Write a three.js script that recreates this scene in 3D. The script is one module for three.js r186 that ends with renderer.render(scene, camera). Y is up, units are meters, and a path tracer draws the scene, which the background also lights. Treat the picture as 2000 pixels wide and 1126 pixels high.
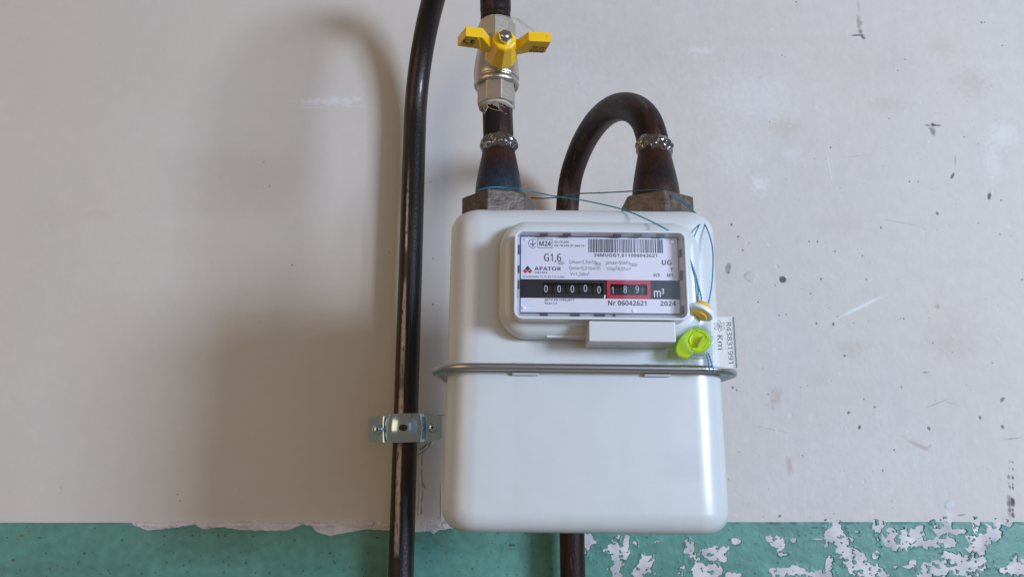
import * as THREE from 'three';
import { RoundedBoxGeometry } from 'three/addons/geometries/RoundedBoxGeometry.js';
import { mergeGeometries } from 'three/addons/utils/BufferGeometryUtils.js';
import { ImprovedNoise } from 'three/addons/math/ImprovedNoise.js';
import { FontLoader } from 'three/addons/loaders/FontLoader.js';
import { RectAreaLightUniformsLib } from 'three/addons/lights/RectAreaLightUniformsLib.js';

/* ---------- camera, light, exposure ---------- */
const DIST = 0.89, PITCH = 13 * Math.PI / 180, FOCAL = 1480;
const scene = new THREE.Scene();
const camera = new THREE.PerspectiveCamera(2 * Math.atan(563 / FOCAL) * 180 / Math.PI, 2000 / 1126, 0.02, 30);
camera.position.set(0, 0, DIST);
camera.rotation.x = PITCH;
const renderer = new THREE.WebGLRenderer({ antialias: true });
renderer.toneMapping = THREE.LinearToneMapping;
renderer.toneMappingExposure = 1.05;
renderer.shadowMap.enabled = true;
RectAreaLightUniformsLib.init();
scene.background = new THREE.Color(0.172, 0.13, 0.09);       // the dim warm air of the stairwell
function areaLight(name, color, power, w, h, from, to) {
  const l = new THREE.RectAreaLight(color, power, w, h);
  l.name = name; l.position.set(...from); l.lookAt(...to); scene.add(l);
}
areaLight('stairwell_window_light', new THREE.Color(0.8, 0.95, 1.2), 57, 0.76, 0.52, [2.14, 0.28, 2.39], [0, 0.15, 0]);
areaLight('landing_window_light', new THREE.Color(0.66, 0.92, 1.3), 1.5, 1.9, 1.5, [1.35, 0.35, 2.7], [0, 0.15, 0]);
areaLight('warm_bounce_fill_light', new THREE.Color(1.25, 0.88, 0.52), 1.25, 1.1, 1.4, [-1.5, 0.4, 1.7], [-0.2, 0.2, 0]);  // warm fill added at the left for light bounced by the room

/* ---------- helpers ---------- */
const V = (x, y, z) => new THREE.Vector3(x, y, z);
const CP = Math.cos(PITCH), SP = Math.sin(PITCH);
function at(px, py, z) {                                         // the point of the plane z that a sight line meets
  const v = (563 - py) / FOCAL, t = (DIST - z) / (CP - v * SP);
  return V((px - 1000) / FOCAL * t, (v * CP + SP) * t, z);
}
const perlin = new ImprovedNoise();
const n3 = (x, y, z) => perlin.noise(x + 31.7, y + 17.3, z + 5.1);
function fbm(x, y, z = 0, oct = 4) { let s = 0, a = 0.5; for (let i = 0; i < oct; i++) { s += a * n3(x, y, z + i * 9.1); x *= 2.03; y *= 2.03; z *= 2.03; a *= 0.5; } return s; }
let seed = 12345;
const rnd = () => { seed = (Math.imul(seed, 1664525) + 1013904223) | 0; return (seed >>> 0) / 4294967296; };
const clamp = (x, a = 0, b = 1) => Math.min(b, Math.max(a, x));
const sstep = (a, b, x) => { const t = clamp((x - a) / (b - a)); return t * t * (3 - 2 * t); };
const lerp = (a, b, t) => a + (b - a) * t;
const enc = (x) => Math.round(255 * clamp(x <= 0.0031308 ? 12.92 * x : 1.055 * Math.pow(x, 1 / 2.4) - 0.055));

function dataTex(w, h, fn, color = true, wrap = THREE.RepeatWrapping) {     // fn(u, v) -> linear rgb or a height
  const d = new Uint8Array(w * h * 4);
  for (let j = 0; j < h; j++) for (let i = 0; i < w; i++) {
    const c = fn((i + 0.5) / w, (j + 0.5) / h), o = (j * w + i) * 4;
    if (color) { d[o] = enc(c[0]); d[o + 1] = enc(c[1]); d[o + 2] = enc(c[2]); } else d[o] = d[o + 1] = d[o + 2] = Math.round(255 * clamp(c));
    d[o + 3] = 255;
  }
  const t = new THREE.DataTexture(d, w, h);
  if (color) t.colorSpace = THREE.SRGBColorSpace;
  t.wrapS = t.wrapT = wrap; t.magFilter = THREE.LinearFilter; t.minFilter = THREE.LinearFilter; t.needsUpdate = true;
  return t;
}
const used = {};
function numbered(n) { used[n] = (used[n] ?? -1) + 1; return used[n] ? n + '_' + String(used[n]).padStart(3, '0') : n; }
function thing(name, label, category, base, group) {
  const o = new THREE.Group(); o.name = numbered(name); o.position.copy(base); scene.add(o);
  o.userData = { label, category }; if (group) o.userData.group = group;
  o.base = base.clone();
  return o;
}
function part(name, geom, mat, parent, label) {                   // geometry comes in the place's own axes
  const m = new THREE.Mesh(geom, mat); m.name = name; m.base = parent.base;
  geom.translate(-parent.base.x, -parent.base.y, -parent.base.z);
  m.castShadow = m.receiveShadow = true;
  if (label) m.userData.label = label;
  parent.add(m); return m;
}
const phys = (o) => new THREE.MeshPhysicalMaterial(o);
const std = (o) => new THREE.MeshStandardMaterial(o);
const lin = (r, g, b) => new THREE.Color().setRGB(r, g, b);

function gridGeometry(rows, cols, pos, uv, closeU = false) {       // (rows+1) x (cols+1) points
  const p = [], t = [], idx = [];
  for (let i = 0; i <= rows; i++) for (let j = 0; j <= cols; j++) { const q = pos(i, j); p.push(q.x, q.y, q.z); t.push(...uv(i, j)); }
  const W = cols + 1;
  for (let i = 0; i < rows; i++) for (let j = 0; j < cols; j++) { const a = i * W + j; idx.push(a, a + 1, a + W, a + 1, a + W + 1, a + W); }
  const g = new THREE.BufferGeometry();
  g.setAttribute('position', new THREE.Float32BufferAttribute(p, 3)); g.setAttribute('uv', new THREE.Float32BufferAttribute(t, 2)); g.setIndex(idx);
  g.computeVertexNormals();
  if (closeU) { const n = g.attributes.normal, v = V(), w = V(); for (let i = 0; i <= rows; i++) { const a = i * W, b = a + cols; v.fromBufferAttribute(n, a); w.fromBufferAttribute(n, b); v.add(w).normalize(); n.setXYZ(a, v.x, v.y, v.z); n.setXYZ(b, v.x, v.y, v.z); } }
  return g;
}
function sweep(pts, rad, seg = 28, N0 = V(0, 0, 1), caps = true) { // uv: metres along, turns around (0 faces N0)
  const T = pts.map((p, i) => pts[Math.min(i + 1, pts.length - 1)].clone().sub(pts[Math.max(i - 1, 0)]).normalize());
  const N = []; let n = N0.clone(), len = [0];
  for (let i = 0; i < pts.length; i++) { n = n.clone().addScaledVector(T[i], -n.dot(T[i])).normalize(); N.push(n); if (i) len.push(len[i - 1] + pts[i].distanceTo(pts[i - 1])); }
  const B = N.map((x, i) => V().crossVectors(T[i], x));
  const R = typeof rad === 'function' ? rad : () => rad;
  const g = gridGeometry(pts.length - 1, seg, (i, j) => { const a = j / seg * 2 * Math.PI, r = R(len[i], j === seg ? 0 : a, i); return pts[i].clone().addScaledVector(N[i], Math.cos(a) * r).addScaledVector(B[i], Math.sin(a) * r); }, (i, j) => [len[i], j / seg], true);
  if (!caps) return g;
  const cap = (i, flip) => { const c = new THREE.CircleGeometry(R(len[i], 0, i), seg); const m = new THREE.Matrix4().makeBasis(N[i], B[i], T[i]).setPosition(pts[i]); if (flip) m.multiply(new THREE.Matrix4().makeRotationX(Math.PI)); return c.applyMatrix4(m); };
  return mergeGeometries([g, cap(0, true), cap(pts.length - 1, false)]);
}
function lathe(profile, seg, center) {                             // profile: [r, y] pairs; uv: turns around, metres up
  const g = gridGeometry(profile.length - 1, seg, (i, j) => { const a = j / seg * 2 * Math.PI; return V(center.x + Math.sin(a) * profile[i][0], center.y + profile[i][1], center.z + Math.cos(a) * profile[i][0]); }, (i, j) => [j / seg, profile[i][1]], true);
  return fixNormals(g, center);
}
function fixNormals(g, c) {                                        // turn outwards
  const p = g.attributes.position, n = g.attributes.normal; let s = 0;
  for (let i = 0; i < p.count; i++) s += (p.getX(i) - c.x) * n.getX(i) + (p.getZ(i) - c.z) * n.getZ(i);
  if (s < 0) {
    for (let i = 0; i < n.count; i++) n.setXYZ(i, -n.getX(i), -n.getY(i), -n.getZ(i));
    const x = g.index.array; for (let k = 0; k < x.length; k += 3) { const t = x[k + 1]; x[k + 1] = x[k + 2]; x[k + 2] = t; }
  }
  return g;
}
function smoothProfile(pts, n) { const c = new THREE.CatmullRomCurve3(pts.map(([r, y]) => V(r, y, 0)), false, 'centripetal'); return c.getPoints(n).map((p) => [p.x, p.y]); }
function prism(corners, R, h, ch, turn, center) {                    // chamfered nut body, flat faces
  const sides = corners * 2, cut = 0.0005 / R;                       // each upright edge is broken by a narrow flat
  const ring = (r, y) => Array.from({ length: sides }, (_, k) => { const a = turn + Math.floor(k / 2) / corners * 2 * Math.PI + (k % 2 ? cut : -cut); return V(center.x + Math.sin(a) * r, center.y + y, center.z + Math.cos(a) * r); });
  const rs = [ring(R - ch * 1.6, 0), ring(R, ch), ring(R, h - ch), ring(R - ch * 1.6, h)], p = [], uv = [];
  const tri = (a, b, c) => { for (const q of [a, b, c]) { p.push(q.x, q.y, q.z); uv.push(Math.atan2(q.x - center.x, q.z - center.z) * R, q.y); } };
  for (let i = 0; i < 3; i++) for (let k = 0; k < sides; k++) { const a = rs[i][k], b = rs[i][(k + 1) % sides], c = rs[i + 1][k], d = rs[i + 1][(k + 1) % sides]; tri(a, b, d); tri(a, d, c); }
  for (let k = 1; k < sides - 1; k++) { tri(rs[0][0], rs[0][k + 1], rs[0][k]); tri(rs[3][0], rs[3][k], rs[3][k + 1]); }
  const g = new THREE.BufferGeometry(); g.setAttribute('position', new THREE.Float32BufferAttribute(p, 3)); g.setAttribute('uv', new THREE.Float32BufferAttribute(uv, 2)); g.computeVertexNormals();
  return g;
}
function roundRect(w, h, r, cx = 0, cy = 0) {
  const s = new THREE.Shape(), x = cx - w / 2, y = cy - h / 2;
  s.moveTo(x + r, y); s.lineTo(x + w - r, y); s.absarc(x + w - r, y + r, r, -Math.PI / 2, 0); s.lineTo(x + w, y + h - r); s.absarc(x + w - r, y + h - r, r, 0, Math.PI / 2);
  s.lineTo(x + r, y + h); s.absarc(x + r, y + h - r, r, Math.PI / 2, Math.PI); s.lineTo(x, y + r); s.absarc(x + r, y + r, r, Math.PI, 1.5 * Math.PI);
  return s;
}
const extrude = (s, depth, bevel = 0, z = 0, seg = 3) => { const g = new THREE.ExtrudeGeometry(s, { depth: depth - 2 * bevel, bevelEnabled: bevel > 0, bevelSize: bevel, bevelThickness: bevel, bevelOffset: -bevel, bevelSegments: seg, curveSegments: 16 }); return g.translate(0, 0, z + bevel); };
const font = await new FontLoader().loadAsync('fonts/droid/droid_sans_regular.typeface.json');
const boldFont = await new FontLoader().loadAsync('fonts/droid/droid_sans_bold.typeface.json');
function letters(text, size, width, bold) {                        // flat print, left end at 0, stretched to the given width
  const g = new THREE.ShapeGeometry((bold ? boldFont : font).generateShapes(text, size), 4); g.computeBoundingBox();
  const b = g.boundingBox; g.translate(-b.min.x, 0, 0); if (width) g.scale(width / (b.max.x - b.min.x), 1, 1);
  return g;
}

/* ---------- wall ---------- */
const WX0 = -0.8, WY0 = -0.18, WW = 1.6, WH = 0.8, TW = 2048, TH = 1024;
const wallCol = new Float32Array(TW * TH * 3), wallH = new Float32Array(TW * TH);
for (let j = 0; j < TH; j++) for (let i = 0; i < TW; i++) {
  const x = WX0 + (i + 0.5) / TW * WW, y = WY0 + (j + 0.5) / TH * WH, o = j * TW + i, right = sstep(-0.05, 0.12, x);
  const m = fbm(x * 5, y * 5, 1, 5), f = fbm(x * 60, y * 60, 2, 4), w = fbm(x * 9, y * 6, 8, 3), streak = fbm(x * 110, y * 4, 4, 3);
  const k = 1 + 0.05 * m + (0.03 + 0.035 * right) * f + 0.02 * right * streak;
  wallCol[o * 3] = 0.585 * k * (1 + 0.03 * w); wallCol[o * 3 + 1] = 0.556 * k * (1 + 0.01 * w); wallCol[o * 3 + 2] = 0.522 * k * (1 - 0.04 * w);
  wallH[o] = 0.5 + 0.26 * fbm(x * 7, y * 7, 3, 3) + 0.05 * f + (0.02 + 0.07 * right) * fbm(x * 130, y * 130, 6, 3) + 0.03 * right * streak;
  if (y < -0.064) { const p = fbm(x * 40, y * 40, 12, 4); wallCol[o * 3] *= 0.96 + 0.7 * p; wallCol[o * 3 + 1] *= 0.97 + 0.7 * p; wallCol[o * 3 + 2] *= 1.06 + 0.7 * p; wallH[o] += 0.1 * p; }
}
// a mark: place in the photograph's measure on the wall, half sizes, turn, colour, strength, depth, softness, raggedness
function mark(px, py, rx, ry, turn, col, a, depth = 0, soft = 0.5, rag = 0.35) {
  const c = at(px, py, 0), s = 0.00061, i0 = (c.x - WX0) / WW * TW, j0 = (c.y - WY0) / WH * TH, tx = s * TW / WW, R = Math.ceil(Math.max(rx, ry) * tx * 1.6 + 2), ct = Math.cos(turn), st = Math.sin(turn);
  for (let dj = -R; dj <= R; dj++) for (let di = -R; di <= R; di++) {
    const i = Math.round(i0 + di), j = Math.round(j0 + dj); if (i < 0 || j < 0 || i >= TW || j >= TH) continue;
    const u = (i - i0) / tx, v = (j - j0) / tx, e = Math.hypot((u * ct + v * st) / rx, (-u * st + v * ct) / ry) + rag * fbm(i * 0.13, j * 0.13, px * 0.37, 3) * 1.6;
    const k = 1 - sstep(1 - soft, 1 + soft * 0.5, e); if (k <= 0) continue;
    const o = j * TW + i; for (let q = 0; q < 3; q++) wallCol[o * 3 + q] = lerp(wallCol[o * 3 + q], col[q], a * k);
    wallH[o] += depth * k;
  }
}
const DARK = [0.06, 0.055, 0.055], GREY = [0.2, 0.19, 0.18], PALE = [0.7, 0.71, 0.72], TAN = [0.45, 0.37, 0.3], RED = [0.42, 0.3, 0.26];
// wide stains and repainted patches
for (const [x, y, rx, ry, c, a] of [[1470, 190, 90, 60, PALE, 0.35], [1440, 300, 60, 60, PALE, 0.25], [1485, 362, 18, 20, PALE, 0.7], [1548, 302, 20, 14, PALE, 0.35], [1735, 205, 45, 16, TAN, 0.22], [1895, 160, 42, 32, RED, 0.25], [1840, 95, 30, 22, RED, 0.2], [1535, 250, 34, 20, TAN, 0.3],
  [1690, 120, 120, 60, TAN, 0.1], [1960, 265, 30, 26, PALE, 0.5], [1940, 320, 16, 40, PALE, 0.4], [1860, 640, 70, 50, TAN, 0.14], [1660, 680, 30, 18, TAN, 0.3], [1645, 440, 50, 20, TAN, 0.15], [1600, 740, 24, 14, TAN, 0.2], [1858, 680, 50, 26, RED, 0.14], [1700, 900, 160, 90, PALE, 0.2], [1520, 960, 80, 60, PALE, 0.15],
  [1120, 150, 60, 60, PALE, 0.15], [1240, 100, 140, 60, TAN, 0.1], [1370, 100, 26, 9, PALE, 0.5], [100, 420, 60, 30, TAN, 0.12], [330, 470, 80, 30, TAN, 0.1], [190, 420, 30, 10, TAN, 0.2]]) mark(x, y, rx, ry, 0, c, a, 0, 0.9, 0.8);
// swipes, scratches
mark(652, 197, 66, 9, 0.02, [0.68, 0.72, 0.74], 0.6, 0.03, 0.9, 0.9); mark(610, 211, 34, 2, 0, PALE, 0.4, 0.02, 0.7, 0.5); mark(690, 208, 26, 2, 0, PALE, 0.4, 0.02, 0.7, 0.5);
mark(1680, 600, 52, 4, 0.44, [0.72, 0.74, 0.74], 0.8, 0.06, 0.6, 0.3); mark(1640, 640, 30, 1, 0.5, PALE, 0.3);
mark(1791, 868, 30, 4, -0.5, RED, 0.6, 0, 0.8, 0.8); mark(1815, 872, 9, 2.5, 0.6, TAN, 0.7); mark(1542, 908, 6, 17, 0.15, RED, 0.6, 0, 0.8, 0.6); mark(1514, 778, 9, 22, -0.4, RED, 0.4, 0, 0.8, 0.8); mark(1832, 599, 5, 5, 0, RED, 0.7);
mark(1854, 986, 9, 9, 0, [0.55, 0.6, 0.68], 0.6, 0.25, 0.4, 0.5); mark(1854, 1010, 6, 16, 0, PALE, 0.5, 0, 0.8);
mark(1830, 788, 30, 0.8, 0.35, GREY, 0.5); mark(1860, 788, 12, 0.8, -0.25, GREY, 0.5); mark(1505, 838, 36, 0.8, -0.2, GREY, 0.4); mark(1975, 857, 20, 1, 0.1, GREY, 0.6); mark(1760, 435, 40, 0.9, -0.2, GREY, 0.45); mark(1877, 1006, 9, 1.6, 0.1, GREY, 0.8); mark(1809, 727, 8, 1.4, 0.1, GREY, 0.8); mark(1672, 305, 30, 1, 0.1, GREY, 0.25); mark(1620, 330, 1.4, 26, 0.1, PALE, 0.6, 0.1);
// the torn streak at the top, the splat, the slashes and holes
mark(1677, 12, 3, 22, 0, GREY, 0.3, 0, 0.9); mark(1677, 46, 6, 24, -0.05, GREY, 0.55, -0.15, 0.7, 0.7); mark(1676, 46, 2.5, 18, 0, RED, 0.6); mark(1674, 69, 15, 2, 0.05, DARK, 0.9, -0.25); mark(1685, 73, 6, 4, -0.6, DARK, 0.8, -0.2); mark(1681, 62, 4, 6, 0, DARK, 0.6);
mark(1822, 244, 5, 4, 0, DARK, 0.95, -0.3); mark(1832, 245, 8, 1.5, 0.1, DARK, 0.9, -0.2); mark(1812, 245, 6, 1.6, -0.1, DARK, 0.8); mark(1821, 256, 6, 10, 0.35, GREY, 0.85, -0.15, 0.7, 0.6);
mark(1860, 344, 3, 10, -0.5, DARK, 0.8, -0.2); mark(1866, 315, 1.5, 14, -0.1, GREY, 0.5); mark(1932, 384, 3.6, 8, -0.3, DARK, 0.85, -0.3); mark(1937, 376, 1.4, 7, -0.2, PALE, 0.8, 0.2);
mark(1528, 546, 6.5, 6.5, 0, [0.09, 0.085, 0.085], 0.95, -0.7, 0.25, 0.3); mark(1534, 540, 4, 3, 0, PALE, 0.6, 0.25);
mark(1421, 523, 6, 11, -0.3, GREY, 0.7, -0.3); mark(1466, 540, 13, 10, 0, [0.5, 0.49, 0.49], 0.5, 0.3, 0.4); mark(1423, 533, 3, 2, 0, DARK, 0.8);
for (const [x, y, r] of [[1554, 4, 2.5], [1555, 11, 1.6], [1917, 44, 2.6], [1923, 44, 1.8], [1958, 89, 2], [1768, 116, 2.2], [1753, 138, 2], [1527, 108, 2], [1503, 238, 2], [1591, 310, 2], [1883, 268, 2.4], [1736, 232, 2], [1776, 355, 2], [1793, 355, 2], [1622, 288, 2], [1955, 392, 2], [1603, 545, 3], [1692, 546, 2.8], [1627, 633, 3.4], [1649, 695, 3], [1708, 795, 3], [1830, 417, 4], [1441, 462, 3.4], [1428, 439, 3.4], [1657, 806, 3.2], [1678, 835, 4.6], [1814, 837, 4], [1522, 1008, 3.6], [1687, 780, 2.6], [1746, 879, 2.4], [1724, 919, 2.4], [1635, 618, 2], [1594, 632, 2.4], [1618, 602, 1.8], [1521, 616, 2], [1535, 614, 2], [1765, 623, 2.6], [1759, 622, 1.6], [1822, 670, 1.8], [1860, 688, 2], [1938, 709, 2], [1760, 756, 2.2], [1911, 436, 2], [1953, 458, 2], [1720, 445, 3], [1684, 500, 2], [1630, 491, 2.4], [1580, 472, 2], [1596, 472, 2.2], [1450, 489, 2.4], [1462, 476, 2], [1480, 590, 2], [1513, 558, 2], [1583, 574, 1.8],
  [1996, 546, 3], [1958, 781, 6], [1914, 816, 4], [1958, 834, 4], [1420, 740, 2.6], [1438, 762, 2.4], [1430, 757, 3], [1500, 770, 1.8], [1567, 890, 2], [345, 966, 2], [525, 364, 1.6], [569, 518, 1.8], [760, 494, 1.8], [514, 317, 1.6], [116, 953, 1.4], [844, 505, 2], [844, 595, 2], [838, 355, 2], [350, 978, 1.4]]) mark(x, y, r * 0.85, r * 0.62, rnd() * 3, DARK, 0.72, -0.25, 0.5, 0.5);
for (const [y, r] of [[902, 2], [915, 1.8], [932, 3], [945, 2], [952, 3], [978, 6], [983, 5], [995, 3], [1005, 5]]) { mark(1971 + (rnd() - 0.5) * 3, y, r * 0.9, r * 1.5, 0, DARK, 0.55, -0.2, 0.8, 0.8); mark(1978, y + 1, r * 0.7, r * 1.2, 0, DARK, 0.8, -0.2); }
for (let k = 0; k < 300; k++) { const r = rnd(), x = r < 0.82 ? 1420 + rnd() * 580 : 1000 + rnd() * 420; mark(x, rnd() * 1015, 0.7 + 1.3 * rnd() * rnd(), 0.6 + rnd() * 0.8, rnd() * 3, rnd() < 0.7 ? GREY : PALE, 0.35 + 0.4 * rnd(), -0.1); }
for (let k = 0; k < 60; k++) mark(rnd() * 860, rnd() * 1000, 0.6 + rnd(), 0.6 + rnd() * 0.6, rnd() * 3, GREY, 0.25 + 0.2 * rnd());
for (let k = 0; k < 70; k++) { mark(1420 + rnd() * 580, 780 + rnd() * 220, 0.7, 14 + 26 * rnd(), (rnd() - 0.5) * 0.06, PALE, 0.12 + 0.16 * rnd(), 0.02, 0.8); }
for (let k = 0; k < 40; k++) mark(1430 + rnd() * 560, rnd() * 1000, 2 + 3 * rnd(), 2 + 2 * rnd(), rnd() * 3, PALE, 0.3, (rnd() - 0.6) * 0.3, 0.6, 0.8);
// the crack and lifted plaster beside the riser, the small pencil dash, the ragged rim over the paint
const crack = [[838, 866], [833, 876], [822, 882], [822, 896], [821, 914], [822, 932], [823, 950], [823, 968], [821, 990], [821, 1004]];
for (let k = 0; k < crack.length - 1; k++) for (let s = 0; s < 12; s++) { const t = s / 12; mark(lerp(crack[k][0], crack[k + 1][0], t) + rnd() * 1.2, lerp(crack[k][1], crack[k + 1][1], t), 0.8, 1.3, 0, DARK, 0.45, -0.25, 0.6, 0.8); mark(lerp(crack[k][0], crack[k + 1][0], t) - 3, lerp(crack[k][1], crack[k + 1][1], t), 2.6, 2.4, 0, PALE, 0.45, 0.25, 0.7, 0.8); }
mark(827, 872, 14, 2, 0.55, GREY, 0.7, -0.2); mark(842, 866, 6, 3, 0.8, PALE, 0.8, 0.4); mark(820, 886, 10, 1.2, 0.5, DARK, 0.6, -0.2); mark(827, 948, 1.3, 8, 0.5, DARK, 0.7); mark(861, 980, 1.6, 34, 0.02, PALE, 0.8, 0.4); mark(866, 970, 1, 30, 0.02, GREY, 0.5, -0.2); mark(859, 1012, 5, 1.5, 0, PALE, 0.7, 0.3);
mark(863, 811, 6, 0.9, 0, DARK, 0.7);
for (let x = 258; x < 870; x += 5) { const y = 1024 + 6 * n3(x * 0.02, 0, 0); mark(x, y, 6, 5, 0, [0.62, 0.58, 0.58], 0.5, 0.35 * rnd(), 0.6, 0.9); if (rnd() < 0.2) mark(x, y - 4, 5, 2, 0, [0.45, 0.39, 0.37], 0.5); }

const wallTex = (color) => { const d = new Uint8Array(TW * TH * 4); for (let o = 0; o < TW * TH; o++) { for (let q = 0; q < 3; q++) d[o * 4 + q] = color ? enc(wallCol[o * 3 + q]) : Math.round(255 * clamp(wallH[o])); d[o * 4 + 3] = 255; } const t = new THREE.DataTexture(d, TW, TH); if (color) t.colorSpace = THREE.SRGBColorSpace; t.wrapS = t.wrapT = THREE.MirroredRepeatWrapping; t.magFilter = t.minFilter = THREE.LinearFilter; t.needsUpdate = true; return t; };
const wallMat = std({ map: wallTex(true), bumpMap: wallTex(false), bumpScale: 0.0032, roughness: 0.78 });
const wallG = new THREE.BoxGeometry(4.4, 3.2, 0.12); wallG.translate(0, 0.5, -0.06);
{ const p = wallG.attributes.position, uv = wallG.attributes.uv; for (let i = 0; i < p.count; i++) uv.setXY(i, (p.getX(i) - WX0) / WW, (p.getY(i) - WY0) / WH); }
const wall = new THREE.Mesh(wallG, wallMat); wall.name = 'wall'; wall.userData = { kind: 'structure', label: 'stained off white plaster wall with nicks and a green painted lower band', category: 'wall' }; wall.castShadow = wall.receiveShadow = true; wall.base = V(0, 0, 0); scene.add(wall);

// the green oil paint of the lower wall: a real skin, peeled through in patches, with lifted rims
const peel = [[1148, 1058, 10, 22], [1209, 1076, 20, 20], [1242, 1060, 5, 8], [1255, 1107, 18, 20], [1205, 1113, 12, 15], [1284, 1057, 6, 4], [1347, 1070, 9, 16], [1395, 1084, 30, 13], [1375, 1114, 36, 14], [1440, 1057, 7, 6], [1430, 1122, 16, 7], [1515, 1054, 17, 9], [1522, 1068, 7, 12], [1530, 1081, 10, 4], [1550, 1054, 6, 4], [1626, 1040, 17, 17], [1645, 1058, 16, 14], [1650, 1078, 20, 12], [1672, 1096, 20, 16], [1690, 1112, 30, 14], [1616, 1062, 5, 9], [1600, 1052, 9, 3], [1521, 1117, 14, 9], [1560, 1116, 18, 12], [1600, 1120, 28, 8], [1621, 1098, 7, 14], [1674, 1037, 5, 4], [1710, 1028, 9, 9], [1724, 1024, 6, 6], [1750, 1040, 16, 10], [1740, 1052, 20, 14], [1785, 1042, 22, 14], [1800, 1058, 14, 12], [1770, 1064, 22, 10], [1838, 1034, 15, 14], [1850, 1022, 10, 18], [1874, 1038, 14, 6], [1840, 1056, 24, 10], [1905, 1024, 7, 14], [1915, 1050, 26, 13], [1946, 1028, 16, 11], [1965, 1022, 16, 5], [1910, 1072, 20, 10], [1862, 1090, 26, 12], [1830, 1108, 30, 14], [1890, 1105, 34, 18], [1810, 1122, 20, 8], [1782, 1098, 7, 5], [1772, 1106, 8, 3], [1750, 1107, 4, 3], [1985, 1110, 20, 18], [1998, 1094, 8, 8], [1710, 1084, 8, 8], [1730, 1122, 10, 6]];
const rim = [[-900, 1020], [255, 1020], [262, 1026], [290, 1036], [325, 1032], [360, 1027], [380, 1023], [395, 1033], [437, 1029], [470, 1035], [560, 1036], [590, 1024], [607, 1026], [617, 1038], [645, 1046], [675, 1040], [715, 1033], [755, 1035], [810, 1039], [840, 1036], [847, 1043], [860, 1034], [900, 1030], [960, 1026], [1400, 1019], [2900, 1018]];
const rimAt = (px) => { let k = 0; while (k < rim.length - 2 && rim[k + 1][0] < px) k++; return lerp(rim[k][1], rim[k + 1][1], (px - rim[k][0]) / (rim[k + 1][0] - rim[k][0])); };
function pxOf(x, y) { const c = DIST * CP + y * SP; return [1000 + x / c * FOCAL, 563 - (y * CP - DIST * SP) / c * FOCAL]; }
function paintField(x, y) {
  const [px, py] = pxOf(x, y), jag = px > 255 && px < 900 ? 1 : 0.12;
  let f = (py - rimAt(px)) / 14 + jag * 0.22 * fbm(x * 160, y * 160, 1, 3);
  if (px > 1130) {
    const w = 1 + 1.6 * fbm(x * 85, y * 85, 2, 6) + 0.8 * fbm(x * 300, y * 300, 5, 3); let near = 9;
    for (const [bx, by, rx, ry] of peel) { const e = Math.hypot((px - bx) / rx, (py - by) / ry) * 0.9; if (e < near) near = e; }
    f = Math.min(f, near - w);
    if (near < 2.1) f = Math.min(f, (0.3 + 0.25 * (near - 1) - fbm(x * 150, y * 150, 14, 4)) * 1.6);
    if (near < 1.6) f = Math.max(f, (fbm(x * 170, y * 170, 7, 4) - 0.19) * 1.6);            // flakes of paint left inside the bare patches
  }
  return f;
}
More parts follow.
